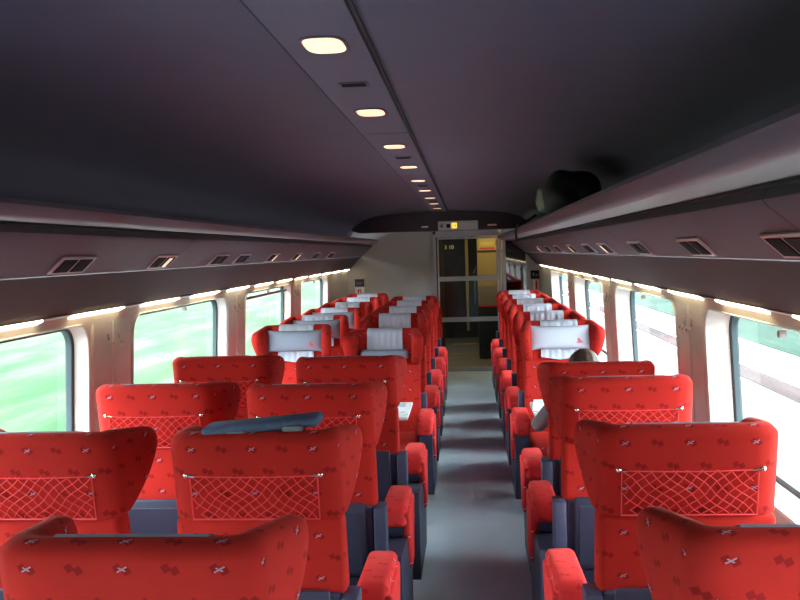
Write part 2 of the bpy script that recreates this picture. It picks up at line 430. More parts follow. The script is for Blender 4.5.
# strip lamps over the windows
st = {-1: 3.41, 1: 2.86}
for sd, nm in ((-1, 'left'), (1, 'right')):
    for y0 in (Y0,):
        g = G(); g.prism([(X(sd, a), z) for a, z in [(1.295, 1.480), (1.325, 1.466), (1.332, 1.472), (1.318, 1.482)]], Y0, Y1)
        struct(g.build('trim_%d' % ti, M['stripbase'], smooth=0)); ti += 1
    ys = [st[sd] + .785 * k for k in range(-7, 12)]
    n = 0
    for y in ys:
        if y < Y0 + .1 or y + .53 > Y1: continue
        g = G(); g.prism([(0, .003), (sd * .030, -.010), (sd * .029, -.017), (sd * -.001, -.004)], -.26, .26)
        o = g.build('strip_lamp', M['strip'], smooth=0, loc=(X(sd, 1.294), y + .26, 1.477))
        vis = y + .47 > 2.6 if sd < 0 else y + .47 > 2.2
        if vis: n += 1
        if vis: tag(o, '%s warm white strip lamp above the windows on the %s' % (ORD[n - 1], nm), 'strip lamp', 'strip lamps above the windows')
        else: tag(o, 'warm white strip lamp above the %s windows behind the camera' % nm, 'strip lamp', 'strip lamps above the windows')

# reading light and air units on the slanted panels
def unit(sd, y, kind, nm, k):
    d = Vector((sd * .075, 0, -.068)).normalized()           # down the slope
    nrm = Vector((-sd * .068, 0, -.075)).normalized()
    org = Vector((X(sd, 1.088), y, 1.6905)) + nrm * .003
    root = thing('reading_light_unit', '%s reading light and vent unit on the %s slanted panel' % (ORD[k], nm) + (', one warm highlight' if kind else ''), 'reading light unit', org, group='reading light units')
    def W(x, yy, zz): return tuple(d * x + Vector((0, 1, 0)) * yy + nrm * zz)
    def bx(x0, x1, a0, a1, z0, z1, bev): return G().box(x0, x1, a0, a1, z0, z1, bev, 1, fn=W)
    bx(-.044, .044, -.135, .135, -.004, .005, .003).build('frame', M['ventframe'], root)
    bx(-.032, .032, -.113, -.01, .003, .0075, .001).build('lens', M['dark'], root)
    bx(-.032, .032, .01, .113, .003, .0075, .001).build('grille', M['dark'], root)
    if kind:
        o = bx(-.028, .030, .035, .075, .006, .009, .001).build('lit_highlight', M['down'], root); o['label'] = 'painted warm highlight slit'  # glowing slit painted in for a warm highlight on the unit
ly = [2.98, 3.89, 4.81, 5.31, 6.17, 7.06, 7.95, 8.85]; ry = [2.02, 2.86, 3.75, 4.64, 5.27, 6.1, 7.0, 7.85, 8.7]
for k, y in enumerate(ly): unit(-1, y, k in (1, 4, 5), 'left', k)
for k, y in enumerate(ry): unit(1, y, k in (3, 5, 8), 'right', k)

# ceiling downlights and small ceiling grilles
for k in range(9):
    y = 2.156 + 1.052 * k
    root = thing('ceiling_downlight', '%s warm recessed downlight in the ceiling strip%s' % (ORD[k], ' from the camera' if k else ' to the camera'), 'ceiling light', (-.343, y, 2.2265), group='downlights along the ceiling strip')
    def ring(rx, ry, z, n=32):
        out = []
        for q in range(n):
            a = 2 * PI * q / n; c, s = math.cos(a), math.sin(a); e = 2 / 3.2
            out.append((rx * math.copysign(abs(c) ** e, c), ry * math.copysign(abs(s) ** e, s), z))
        return out
    g = G(); g.grid([ring(.060, .096, .002), ring(.059, .095, -.004), ring(.052, .086, -.004), ring(.050, .084, .001)], closed=True)
    g.build('rim', M['ceiling2'], root)
    g = G(); vs = [g.bm.verts.new(p) for p in ring(.0515, .0855, -.002)]; g.bm.faces.new(vs)
    g.build('diffuser', M['down'], root, smooth=0)
for k in range(4):
    y = 2.66 + 2.11 * k
    root = thing('ceiling_grille', '%s small dark rectangular grille in the ceiling strip' % ORD[k], 'grille', (-.335, y, 2.2255), group='grilles in the ceiling strip')
    G().box(-.045, .045, -.03, .03, -.003, .002, .001, 1).build('frame', M['ceiling2'], root)
    g = G()
    for q in range(5): g.box(-.038, .038, -.024 + q * .0105, -.018 + q * .0105, -.0045, -.002)
    g.build('slats', M['dark'], root, smooth=0)

# ------------------------------------------------------------------ end wall, header, door
g = G(); g.box(-1.75, -.465, 11.9, 11.96, 0, 1.97); g.box(-1.75, 1.12, 11.9, 11.96, 1.97, 2.3)
g.box(.845, 1.12, 11.9, 11.96, 0, 1.97); g.box(.53, .845, 11.9, 11.96, 0, .75)
struct(g.build('wall_back', M['endwall'], smooth=0))
g = G(); g.box(-1.75, 1.12, Y0 - .06, Y0, 0, 2.3); struct(g.build('wall_front', M['endwall'], smooth=0))
hp = [(-1.30, 2.06), (-1.24, 2.00), (-1.15, 1.975), (0, 1.972), (1.15, 1.975), (1.24, 2.0), (1.30, 2.06), (1.30, 2.16), (1.0, 2.2), (0, 2.236), (-1.0, 2.2), (-1.30, 2.16)]
g = G(); g.prism([(C0 + a * .98, z) for a, z in hp], 11.60, 11.90); struct(g.build('trim_%d' % ti, M['header'], smooth=30)); ti += 1

# door frame and glass door
g = G()
g.box(-.47, -.42, 11.87, 11.93, 0, 1.93, .006, 1); g.box(.455, .49, 11.87, 11.93, 0, 1.93, .006, 1); g.box(-.42, .455, 11.87, 11.93, 1.885, 1.975, .006, 1)
g.box(-.485, -.475, 11.86, 11.94, 0, 1.97); g.box(.505, .545, 11.86, 11.94, 0, 1.93, .006, 1); g.box(.82, .855, 11.87, 11.93, .7, 1.93, .006, 1); g.box(.545, .82, 11.87, 11.93, .72, .76, .005, 1)
g.box(.49, .85, 11.87, 11.93, 1.89, 1.975, .005, 1)
struct(g.build('trim_%d' % ti, M['doorframe'])); ti += 1
root = bpy.data.objects.new('door_1', None); COL.objects.link(root); root.location = (0.02, 11.9, 0); struct(root)
g = G(); g.box(-.42, -.40, -.012, .012, .02, 1.88); g.box(.40, .43, -.012, .012, .02, 1.88); g.box(-.40, .40, -.012, .012, 1.855, 1.88); g.box(-.40, .40, -.012, .012, .02, .06)
g.build('door_leaf_frame', M['doorframe'], root, smooth=0)
g = G(); vs = [g.bm.verts.new(p) for p in ((-.40, 0, .06), (.40, 0, .06), (.40, 0, 1.855), (-.40, 0, 1.855))]; g.bm.faces.new(vs); g.build('pane', M['doorglass'], root, smooth=0)
g = G()
for z in (1.27, .70): g.box(-.40, .40, -.006, -.002, z, z + .065)
g.build('frosted_bands', M['frost'], root, smooth=0)
g = G(); g.box(.405, .425, -.035, -.012, 1.12, 1.27, .004, 1); g.build('door_handle', M['reveal'], root)
# smoked glass screen beside the door
root = bpy.data.objects.new('window_13', None); COL.objects.link(root); root.location = (.68, 11.9, 1.3); struct(root)
g = G(); vs = [g.bm.verts.new(p) for p in ((-.135, -.01, -.54), (.14, -.01, -.54), (.14, -.01, .59), (-.135, -.01, .59))]; g.bm.faces.new(vs); g.build('pane', M['screen_glass'], root, smooth=0)
g = G(); g.box(-.135, .14, .02, .03, -.54, .59); g.build('backing', M['vest'], root, smooth=0)

# sign box over the door
root = thing('sign_box', 'long pale sign box with lit amber symbol above the end door', 'sign', (-.10, 11.60, 2.035))
G().box(-.27, .27, -.05, 0, -.062, .062, .012, 2).build('casing', M['signbox'], root)
g = G(); g.box(-.225, -.215, -.054, -.05, -.005, .03); g.box(-.235, -.205, -.054, -.05, -.02, -.008); g.box(-.24, -.232, -.054, -.05, -.01, .012); g.box(-.208, -.2, -.054, -.05, -.01, .012)
g.build('arrow_symbol', M['dark'], root, smooth=0)
g = G(); g.box(-.155, -.105, -.054, -.05, -.028, .022); g.build('dark_symbol', M['dark'], root, smooth=0)
g = G(); g.box(-.085, -.015, -.054, -.05, -.035, .035, .004, 1); o = g.build('amber_symbol', M['yellow_led'], root); o['label'] = 'lit amber square with two small figures'
g = G()
for dx in (-.066, -.034):
    g.cyl((dx, -.055, .018), (0, 1, 0), .006, .002, 10); g.box(dx - .007, dx + .007, -.056, -.054, -.018, .009)
g.build('figure_symbols', principled('amber_dark', (.5, .2, .02), .6), root, smooth=0)
for x, wd, nm in ((-.55, .09, 'left'), (.36, .12, 'right')):
    o = G().box(-wd / 2, wd / 2, -.012, 0, -.010, .010).build('led_display', M['red_led'], smooth=0, loc=(x, 11.60, 2.03))
    tag(o, 'faint red display on the dark header, %s of the sign box' % nm, 'display')

# notices on the end wall
root = thing('notice_board', 'framed notice with blue top on the grey end wall, left', 'notice', (-1.505, 11.9, 1.22))
G().box(-.085, .085, -.014, 0, -.15, .135, .004, 1).build('frame', M['doorframe'], root)
G().box(-.066, .066, -.018, -.012, .01, .115).build('blue_sheet', M['vestblue'], root, smooth=0)
G().box(-.066, .066, -.018, -.012, -.135, .0).build('white_sheet', M['paper'], root, smooth=0)
g = G(); g.box(-.03, -.012, -.021, -.018, -.12, -.03, .002, 1); g.box(-.012, .02, -.021, -.018, -.045, -.03); g.box(.008, .02, -.021, -.018, -.12, -.03); g.build('red_pictogram', M['logo_red'], root, smooth=0)
g = G(); g.box(-.05, .05, -.021, -.018, .06, .068); g.box(-.05, .03, -.021, -.018, .04, .048); g.build('white_lines', M['vestgrey'], root, smooth=0)
root = thing('notice_board', 'small black notice over a red and white strip, right end wall', 'notice', (.95, 11.9, 1.33))
G().box(-.065, .065, -.014, 0, -.055, .06, .003, 1).build('plate', M['dark'], root)
g = G(); g.box(-.04, -.015, -.017, -.014, -.02, .03); g.box(.0, .045, -.017, -.014, .0, .01); g.box(.0, .045, -.017, -.014, -.02, -.01); g.build('white_symbols', M['vestgrey'], root, smooth=0)
G().box(-.03, .05, -.012, 0, -.21, -.07, .002, 1).build('white_strip', M['paper'], root)
G().box(-.004, .026, -.015, -.012, -.2, -.08).build('red_stripe', M['logo_red'], root, smooth=0)

# vestibule and gangway beyond the door
g = G(); g.box(-1.75, 1.12, 11.96, 16.5, -.05, 0); struct(g.build('floor_vestibule', principled('vestibule_floor', (.22, .22, .20), .5, noise=.1), smooth=0))
g = G(); g.box(-1.75, 1.12, 11.96, 16.5, 2.2, 2.3); struct(g.build('ceiling_vestibule', M['vest'], smooth=0))
g = G(); g.box(-1.0, -.95, 11.96, 16.5, 0, 2.2); struct(g.build('wall_vestibule_left', M['vest'], smooth=0))
g = G(); g.box(.85, .9, 11.96, 16.5, 0, 2.2); struct(g.build('wall_vestibule_right', M['vestwood'], smooth=0))
g = G(); g.box(-1.0, .9, 16.5, 16.56, 0, 2.2); struct(g.build('wall_vestibule_end', M['vest'], smooth=0))
g = G(); g.box(-.95, -.42, 13.3, 13.36, 0, 2.2); g.box(-.42, -.36, 13.28, 13.4, 0, 2.2); struct(g.build('wall_vestibule_cross', principled('dark_brown_laminate', (.06, .045, .03), .5), smooth=0))
g = G(); g.box(-.02, .03, 13.5, 13.58, .42, 2.2, .008, 1); struct(g.build('trim_%d' % ti, M['vestwood'])); ti += 1
root = thing('vestibule_cabinet', 'yellow lit vestibule cabinet wall seen through the right of the door', 'cabinet', (.46, 13.2, 0)); vcab = root
G().box(-.29, .39, 0, .4, 1.14, 2.2).build('upper_panel', M['vestwood'], root, smooth=0)
G().box(-.29, .39, 0, .4, .84, 1.14).build('grey_panel', M['vestgrey'], root, smooth=0)
G().box(-.29, .39, 0, .4, 0, .82).build('lower_panel', M['vestblue'], root, smooth=0)
G().box(-.29, .39, -.006, .0, .815, .84).build('red_line', M['logo_red'], root, smooth=0)
G().box(-.29, .39, -.006, .0, 1.655, 1.68).build('dark_line', M['vest'], root, smooth=0)
root = thing('poster', 'yellow poster with a red band at the top right of the door glass', 'poster', (.36, 13.19, 1.79))
G().box(-.17, .17, -.008, 0, -.1, .12).build('sheet', principled('poster_paper', (.62, .50, .2), .6), root, smooth=0)
G().box(-.15, .08, -.011, -.008, -.085, -.06).build('red_band', M['logo_red'], root, smooth=0)
G().box(-.14, .06, -.011, -.008, -.03, .03).build('pale_area', principled('poster_pale', (.75, .65, .25), .6), root, smooth=0)
G().box(.09, .14, -.011, -.008, -.04, .05).build('orange_area', principled('poster_orange', (.6, .22, .08), .6), root, smooth=0)
g = G(); g.tube([(.12, 13.15, 1.30), (.12, 13.11, 1.26), (.12, 13.11, .9), (.12, 13.15, .86)], .013, 8); g.warp(lambda x, y, z: (x - .46, y - 13.2, z)); o = g.build('grab_rail', principled('green_grey_rail', (.15, .22, .17), .4), vcab)
g = G(); g.tube([(.10, 13.12, 1.34), (.15, 13.1, 1.44)], .012, 8); g.warp(lambda x, y, z: (x - .46, y - 13.2, z)); o = g.build('door_lever', M['chrome'], vcab)
for k, (y, x0, x1) in enumerate(((13.85, -.30, .20), (15.3, -.30, .16))):
    o = G().box(x0, x1, y, y + .06, .0, .012).build('threshold_strip', M['yellow'], smooth=0)
    tag(o, ('nearer' if k == 0 else 'farther') + ' yellow threshold strip on the gangway floor', 'floor strip')
cu = bpy.data.curves.new('txt', 'FONT'); cu.body = '3 10'; cu.size = .075; cu.extrude = .001; cu.align_x = 'CENTER'
t0 = bpy.data.objects.new('txt', cu); COL.objects.link(t0); dg = bpy.context.evaluated_depsgraph_get()
me = bpy.data.meshes.new_from_object(t0.evaluated_get(dg)); bpy.data.objects.remove(t0)
me.materials.clear(); me.materials.append(M['gold'])
o = link('door_number', me, bpy.data.objects['door_1']); o.location = (-.255, -.006, 1.72); o.rotation_euler = (PI / 2, 0, 0)
vl = bpy.data.lights.new('vestibule_lamp', 'AREA'); vl.energy = 11; vl.size = .3; vl.color = (1, .78, .35)
vo = bpy.data.objects.new('vestibule_lamp', vl); COL.objects.link(vo); vo.location = (.35, 12.5, 2.18)
vl2 = bpy.data.lights.new('gangway_fill', 'AREA'); vl2.energy = 11; vl2.size = .3; vl2.color = (1, .88, .65)  # added fill light to brighten the dim gangway floor
vo2 = bpy.data.objects.new('gangway_fill', vl2); COL.objects.link(vo2); vo2.location = (-.15, 14.3, 2.18)

# ------------------------------------------------------------------ outside
def ground(name, mat, x0, x1, z, lab, cat, z2=None):
    g = G(); n = 24; y0, y1 = -80, 200
    z2 = z if z2 is None else z2
    rows = []
    for i in range(n + 1):
        y = y0 + (y1 - y0) * i / n
        rows.append([(x0 + (x1 - x0) * j / 6, y, z + (z2 - z) * j / 6) for j in range(7)])
    g.grid(rows); o = g.build(name, mat); o['kind'] = 'stuff' if 'grass' in name else 'structure'; o['label'] = lab; o['category'] = cat; return o
ground('track_bed', M['concrete'], -5.2, 5.65, -1.15, 'pale track bed beside the train', 'ground')
ground('meadow_grass', M['grass_l'], -5.2, -60, -1.0, 'bright green grass bank outside the left windows', 'grass', 7.5)
ground('rail_bed', M['rust'], 5.65, 6.3, -1.12, 'brown pink rail bed outside the right windows', 'ground')
ground('pale_path', M['concrete'], 6.3, 7.8, -1.10, 'pale concrete path outside the right windows', 'path')
ground('field_grass', M['grass_r'], 7.8, 60, -1.08, 'dark green field outside the right windows', 'grass', 7.0)

# ------------------------------------------------------------------ seats
REC = .15
def shear(x, y, z): return (x, y - REC * (z - 1.2), z)
def head_mesh():
    g = G(); z0, zt = .935, 1.2
    rows = []
    def ring(t, hs, dz, inset):
        L = .205 * (1 - (1 - min(1, t)) ** 2.0) ** .9
        if t > .8: L -= .04 * ((t - .8) / .2) ** 2
        L = max(L - inset, .002)
        hb = .215 + .0
        path = []
        wf = .034 * (L / .2)
        for q in range(7):
            s = q / 6; path.append((-(hb + wf * (1 - s)), .075 + L * (1 - s)))
        path += [(-.208, .058), (-.195, .048), (-.175, .045), (-.12, .045), (-.06, .045), (0, .045)]
        path += [(-x, y) for x, y in reversed(path[:-1])]
        hh = []
        for i, p in enumerate(path):
            hh.append((.034 if p[1] > .06 else .045) * hs)
        nrm = []
        for i in range(len(path)):
            a = Vector(path[max(i - 1, 0)]); b = Vector(path[min(i + 1, len(path) - 1)]); d = (b - a).normalized(); nrm.append(Vector((-d.y, d.x)))
        def Z(p):
            cz = zt - .005 - .034 * max(0, (p[1] - .08) / .2)
            return z0 + (cz - z0) * t + dz
        out, inn = [], []
        for p, n, h in zip(path, nrm, hh):
            out.append((p[0] - n.x * h, p[1] - n.y * h, Z(p))); inn.append((p[0] + n.x * h, p[1] + n.y * h, Z(p)))
        def cap(p, n, h, sgn):
            d = Vector((n.y, -n.x)) * sgn
            return [(p[0] + (n.x * math.cos(a) + d.x * math.sin(a)) * h, p[1] + (n.y * math.cos(a) + d.y * math.sin(a)) * h, Z(p)) for a in (PI * .25, PI * .5, PI * .75)]
        c2 = cap(path[-1], -nrm[-1], hh[-1], -1)
        c1 = cap(path[0], nrm[0], hh[0], -1)
        return out + c2 + list(reversed(inn)) + c1
    for a in (90, 60, 30): rows.append(ring(0, max(.02, math.cos(math.radians(a))), .01 - .015 * math.sin(math.radians(a)), 0))
    for t in (.04, .12, .22, .34, .46, .58, .7, .8, .88): rows.append(ring(t, 1, 0, 0))
    for a in (0, 20, 40, 60, 75, 90): rows.append(ring(.9 + .001 * a / 90, max(.02, math.cos(math.radians(a))), .0305 * math.sin(math.radians(a)), .025 * (1 - math.cos(math.radians(a)))))
    vs = g.grid(rows, closed=True)
    n = len(rows[0])
    np_ = (n - 6) // 2
    for vr in (vs[0], vs[-1]):
        for i in range(np_ - 1):
            j = n - 3 - 1 - i
            try: g.bm.faces.new([vr[i], vr[i + 1], vr[j - 1], vr[j]])
            except Exception: pass
    g.warp(shear)
    return g.mesh('head_section', M['red'], 60)
def back_mesh():
    g = G()
    def fn(x, y, z):
        k = 1 - .0 * z
        bul = .012 * (1 - (x / .25) ** 2)
        if y > .06: y += bul
        return shear(x, y, z)
    g.box(-.246, .246, .002, .10, .40, .945, .022, 3, fn)
    return g.mesh('backrest', M['red'], 50)
def cushion_mesh():
    g = G()
    def fn(x, y, z):
        if z > .4: z += .015 * (1 - (x / .25) ** 2) - .012 * ((y - .45) / .25) ** 2
        return (x, y, z)
    g.box(-.245, .245, .2, .72, .30, .47, .045, 4, fn); return g.mesh('seat_cushion', M['red'], 50)
def shell_mesh():
    g = G(); sh = shear
    g.box(-.235, .235, -.022, .10, .16, .715, .010, 2, lambda x, y, z: shear(x, y, max(z, .16)))
    g.box(-.25, .25, -.026, .02, .40, .425, .003, 1, shear)
    g.box(-.06, .06, -.034, -.02, .33, .375, .003, 1, shear)
    g.box(-.24, .24, .12, .66, .20, .30, .01, 2)
    return g.mesh('shell', M['shell'], 35)
def tray_mesh():
    g = G(); g.box(-.205, .205, -.045, -.024, .435, .735, .008, 2, shear)
    g.box(-.19, .19, -.0485, -.044, .455, .70, .002, 1, shear)
    return g.mesh('tray_table', M['shell2'], 35)
def pedestal_mesh():
    g = G(); g.box(-.16, .16, .2, .5, .03, .21, .01, 1); g.box(-.22, .22, .16, .56, 0, .04, .008, 1); return g.mesh('pedestal', M['shell2'], 35)
def arm_meshes(s, wide):
    xa, xb = (.240, .346) if wide else (.265, .325)
    c = G()
    def sx(a, b): return (min(s * a, s * b), max(s * a, s * b))
    x0, x1 = sx(.238, .285)
    if wide:
        c.box(x0, x1, .03, .13, .14, .715, .006, 2)
    x0, x1 = sx(.255, xb - .004)
    prof = [(.02, .10), (.02, .53), (.06, .52), (.20, .51), (.40, .48), (.44, .57), (.60, .57), (.63, .54), (.64, .42), (.56, .10)]
    rows = [[(x, y, z) for y, z in prof] for x in (x0, x1)]
    vs = c.grid(rows, closed=True); c.bm.faces.new(vs[0]); c.bm.faces.new(list(reversed(vs[1])))
    console = c.mesh('armrest_console', M['shell'], 35)
    p = G(); p.cyl((s * (xb - .055), .36, .535), (1, 0, 0), .046, .062 if wide else .04, 24); pivot = p.mesh('armrest_pivot', M['shell2'], 40)
    g = G(); x0, x1 = sx(xa, xb)
    def fn(x, y, z):
        if y < .40: z -= .022 * ((.40 - y) / .09) ** 2
        if y > .56: z -= .05 * ((y - .56) / .1) ** 2
        return (x, y, z)
    g.box(x0, x1, .30, .66, .565, .665, .026, 4, fn)
    if wide:
        a0, a1 = sx(xb - .022, xb + .012)
        def fn2(x, y, z):
            t = (z - .34) / .27
            return (x, .46 + (y - .46) * (.35 + .65 * min(1, t)), z)
        g.box(a0, a1, .30, .62, .34, .61, .012, 3, fn2)
    pad = g.mesh('armrest_pad', M['redarm'], 50)
    return console, pivot, pad
def net_mesh():
    g = G(); x0, x1, z0, z1 = -.185, .185, .945, 1.076
    def S(x, z):
        bul = .010 * math.sin(PI * min(1, max(0, (z - z0) / (z1 - z0)))) * (1 - (x / .19) ** 2)
        return shear(x, -.0035 - bul, z)
    sp = .036; W = x1 - x0; H = z1 - z0
    for d in (-1, 1):
        k = -6
        while k * sp < W + H * 1.4:
            pts = []
            for q in range(9):
                z = z1 - H * q / 8; x = x0 + k * sp + (z1 - z) * 1.15 if d > 0 else x1 - k * sp - (z1 - z) * 1.15
                x += .006 * math.sin(q * 1.3 + k)
                if x0 <= x <= x1: pts.append(S(x, z))
            if len(pts) > 1: g.tube(pts, .0015, 4, cap=False)
            k += 1
    for z, r in ((z1, .0022), (z0, .003)):
        g.tube([S(x0 + W * q / 12, z - (.004 * math.sin(PI * q / 12) if z > 1 else 0)) for q in range(13)], r, 5)
    for x in (x0, x1):
        g.tube([S(x, z0 + H * q / 6) for q in range(7)], .002, 5)
    return g.mesh('storage_net', M['net'], 0)
def clip_mesh():
    g = G()
    g.sphere(shear(0, -.008, 1.080), .008, .007, .008, 10, 8); g.tube([shear(0, -.006, 1.080), shear(.026, -.008, 1.077)], [.004, .0025], 6)
    return g.mesh('net_clip', M['chrome'], 50)
def cover_mesh(mat, w2, zb, point=0, pleat=.0028, seed=0):
    g = G(); rnd = random.Random(seed); ph = rnd.random() * 6
    pre = [(.050, 1.1965), (.055, 1.1975), (.060, 1.1975), (.064, 1.197), (.067, 1.196)] if mat is M['grey_cloth'] else [(-.006, 1.168), (-.004, 1.182), (.010, 1.194), (.030, 1.1985), (.05, 1.1985)]
    path = pre + [(.07, 1.1945), (.088, 1.186), (.097, 1.168), (.100, 1.14), (.102, 1.08), (.104, 1.03), (.108, .98), (.112, zb)]
    def row(off):
        rows = []
        for i, (y, z) in enumerate(path):
            r = []
            for q in range(41):
                x = -w2 + 2 * w2 * q / 40; fr = max(0, min(1, (i - 4) / 4))
                pl = pleat * fr * (math.sin(x * 150 + ph) + .7 * math.sin(x * 77 + ph * 2))
                zz = z; ww = 1
                if i > 8: zz = z - point * (1 - abs(x) / w2) * ((i - 8) / 4); ww = 1 + .04 * (i - 8) / 4
                oy = off * (1 if i > 6 else 0); oz = off if i < 8 else 0
                r.append(shear(x * ww, y + oy + pl, zz + oz))
            rows.append(r)
        return rows
    g.grid(row(.003)); g.grid(row(.0005), flip=True)
    return g.mesh('headrest_cover', mat, 80)
def pillow_mesh(mat, w2=.195, h2=.072):
    g = G(); n, mm = 24, 12
    def pt(u, v, sgn):
        fx = max(0, 1 - abs(u) ** 4) ** .5; fz = max(0, 1 - abs(v) ** 2.6) ** .6
        th = .035 * fx * fz
        x = u * w2 * (1 + .03 * abs(v) ** 3); z = v * h2 * (1 + .10 * abs(u) ** 4)
        return shear(x, .143 + sgn * th, 1.092 + z)
    for sgn in (1, -1):
        g.grid([[pt(-1 + 2 * i / n, -1 + 2 * j / mm, sgn) for i in range(n + 1)] for j in range(mm + 1)], flip=sgn < 0)
    return g.mesh('headrest_pillow', mat, 80)
def logo_mesh():
    # small red winged print on the pillow's lower corner
    g = G()
    for pts in ([(-.155, -.030), (-.128, -.018), (-.10, -.024), (-.125, -.026)], [(-.128, -.018), (-.118, -.004), (-.108, -.008), (-.12, -.016)], [(-.15, -.036), (-.125, -.031), (-.095, -.034), (-.125, -.036)]):
        rows = []
        for off in (.0365, .038):
            rows.append([shear(x, .143 + off * (1 - (x / .21) ** 4) ** .5 - (.012 * (abs(z) / .072) ** 2) + .004, 1.092 + z) for x, z in pts])
        vs = g.grid(rows, closed=True); g.bm.faces.new(vs[0]); g.bm.faces.new(list(reversed(vs[1])))
    return g.mesh('logo_print', M['logo_red'], 0)

ME = dict(head=head_mesh(), back=back_mesh(), cush=cushion_mesh(), shell=shell_mesh(), tray=tray_mesh(), ped=pedestal_mesh(), net=net_mesh(), clip=clip_mesh(),
          cv_back=cover_mesh(M['grey_cloth'], .145, 1.0), cv1=cover_mesh(M['white_cloth'], .125, .955, 0, .003, 1), cv2=cover_mesh(M['white_cloth'], .125, .96, .02, .003, 2), cv3=cover_mesh(M['white_cloth'], .13, .955, 0, .004, 3),
          pil_g=pillow_mesh(M['grey_cloth']), pil_w=pillow_mesh(M['white_cloth'], .20, .076), logo=logo_mesh())
for s in (-1, 1):
    for wd in (0, 1):
        ME['arm', s, wd] = arm_meshes(s, wd)
SEATS = {}
def seat(col, x, y, facing, label, group, cover='cv1', pillow=None, tilt=0, net=True, dx=0):
    root = thing('train_seat', label, 'train seat', (x, y, 0), PI if facing else random.uniform(-.006, .006), group)
    for nm, k in (('backrest', 'back'), ('winged_headrest', 'head'), ('seat_cushion', 'cush'), ('shell', 'shell'), ('tray_table', 'tray'), ('pedestal', 'ped')):
        o = link(nm, ME[k], root)
        if tilt and k in ('back', 'head'): o.rotation_euler = (tilt, 0, 0)
    # arm sides in local axes
    aisle = {'A': 1, 'W': -1, 'R': -1}[col] if col != 'W' else 0
    sides = {'A': [(1, 1), (-1, 0)], 'W': [(-1, 0)], 'R': [(-1, 1), (1, 0)]}[col]
    for s, wd in sides:
        if facing: s = -s
        c, p, pad = ME['arm', s, wd]
        o = link('armrest', c, root); link('armrest_pivot', p, o); link('armrest_pad', pad, o)
    if facing:
        c = link('headrest_cover', ME[cover], root)
        if pillow:
            p = link('headrest_pillow', ME[pillow], root); link('logo_print', ME['logo'], p)
            p['label'] = ('grey' if pillow == 'pil_g' else 'white') + ' headrest pillow with a small red winged print'
    else:
        link('headrest_cover', ME['cv_back'], root)
        if net:
            n = link('storage_net', ME['net'], root)
            a = link('net_clip', ME['clip'], n); a.location = (-.195, 0, 0)
            b = link('net_clip', ME['clip'], n); b.location = (.195, 0, 0); b.scale = (-1, 1, 1)
    SEATS[col, round(y, 1)] = root
    if (col == 'A' and 6.0 < y < 6.2) or (col == 'R' and 3.9 < y < 4.1): root.scale = (1, 1, .965)
    return root
XA, XW, XR = -.62, -1.255, .60
GB = 'red seats with their backs to the camera'
GF = {'A': 'facing red seats beside the aisle on the left', 'W': 'facing red seats by the left windows', 'R': 'facing red single seats on the right'}
seat('A', XA, 1.42, False, 'nearest left red seat, wide back cut off by the bottom edge', GB)
a1 = seat('A', XA, 2.33, False, 'red seat back with a blue grey cushion over its top, left of the aisle', GB)
seat('A', XA, 3.18, False, 'red seat back beside the aisle, just beyond the blue cushion seat', GB)
seat('A', XA + .02, 4.04, False, 'left aisle red seat back in front of the facing rows, table beyond', GB)
seat('W', XW - .03, 2.34, False, 'red netted seat back cut by the left edge, nearest the left windows', GB)
seat('W', XW, 3.25, False, 'second window side red netted seat back on the left', GB)
seat('W', XW, 4.15, False, 'third window side red seat back on the left, before the facing rows', GB)
seat('R', XR + .015, 1.46, False, 'nearest right red seat, its back cut by the bottom right corner', GB)
seat('R', XR, 2.35, False, 'right red seat back with a large clear storage net', GB)
seat('R', XR, 3.24, False, 'second whole right red seat back, net half hidden by the nearer seat', GB)
seat('R', XR + .02, 3.98, False, 'right red seat back with the brown haired passenger in it', GB)
for i in range(5):
    seat('A', XA + .03, 6.08 + .88 * i, True, ['first aisle seat facing the camera on the left, blue grey pillow at its neck', 'second aisle seat facing the camera on the left, pleated white cover', 'third aisle seat facing the camera on the left, lilac white cover', 'fourth aisle seat facing the camera on the left, blue white cover', 'fifth aisle seat facing the camera on the left, by the end wall'][i], GF['A'], ['cv1', 'cv3', 'cv2', 'cv1', 'cv3'][i], None)
for i in range(6):
    seat('W', XW + .03, 6.08 + .88 * i, True, ['first left window seat facing the camera, grey pillow with red print', 'second left window seat facing the camera, grey pillow edge showing', 'third left window seat facing the camera, white cover', 'fourth left window seat facing the camera, white cover', 'fifth left window seat facing the camera, pale cover', 'last left window seat facing the camera, under the wall notice'][i], GF['W'], ['cv2', 'cv3', 'cv1', 'cv2', 'cv3', 'cv1'][i], ['pil_g', 'pil_g', 'pil_g', None, None, None][i])
for i in range(6):
    seat('R', XR + .02, 5.95 + .87 * i, True, ['first right single seat facing the camera, white pillow with red print', 'second right facing seat, pleated white cover', 'third right facing seat, white cover', 'fourth right facing seat, white cover', 'fifth right facing seat, white cover', 'last right facing seat, beside the smoked glass screen'][i], GF['R'], ['cv2', 'cv3', 'cv1', 'cv3', 'cv1', 'cv2'][i], ['pil_w', None, None, None, None, None][i])

# blue cushion laid over the top of the second left aisle seat
g = G()
def fnc(x, y, z):
    return (x, y + .01 * math.sin(x * 9), z + .035 * (x / .17) * .35 + .004 * math.sin(x * 40))
g.box(-.145, .195, .03, .125, 1.186, 1.216, .013, 3, fnc)
bc = g.build('blue_headrest_cushion', M['blue_cloth'], a1); bc['label'] = 'blue grey padded cushion folded over the seat top'; bc.location = (-.005, 0, .006)
for sx_ in (-.08, .09):
    g = G(); g.box(sx_, sx_ + .06, +.026, .05, 1.187 + .07 * sx_, 1.203 + .07 * sx_, .004, 1); g.build('strap', M['strap'], bc)
# blue-grey pillow low on the first facing aisle seat
fa = SEATS['A', 6.1]
g = G(); g.box(-.17, .17, .108, .17, .985, 1.055, .022, 3, shear); o = g.build('headrest_pillow', M['grey_cloth'], fa); o['label'] = 'blue grey pillow hanging under the white cover'

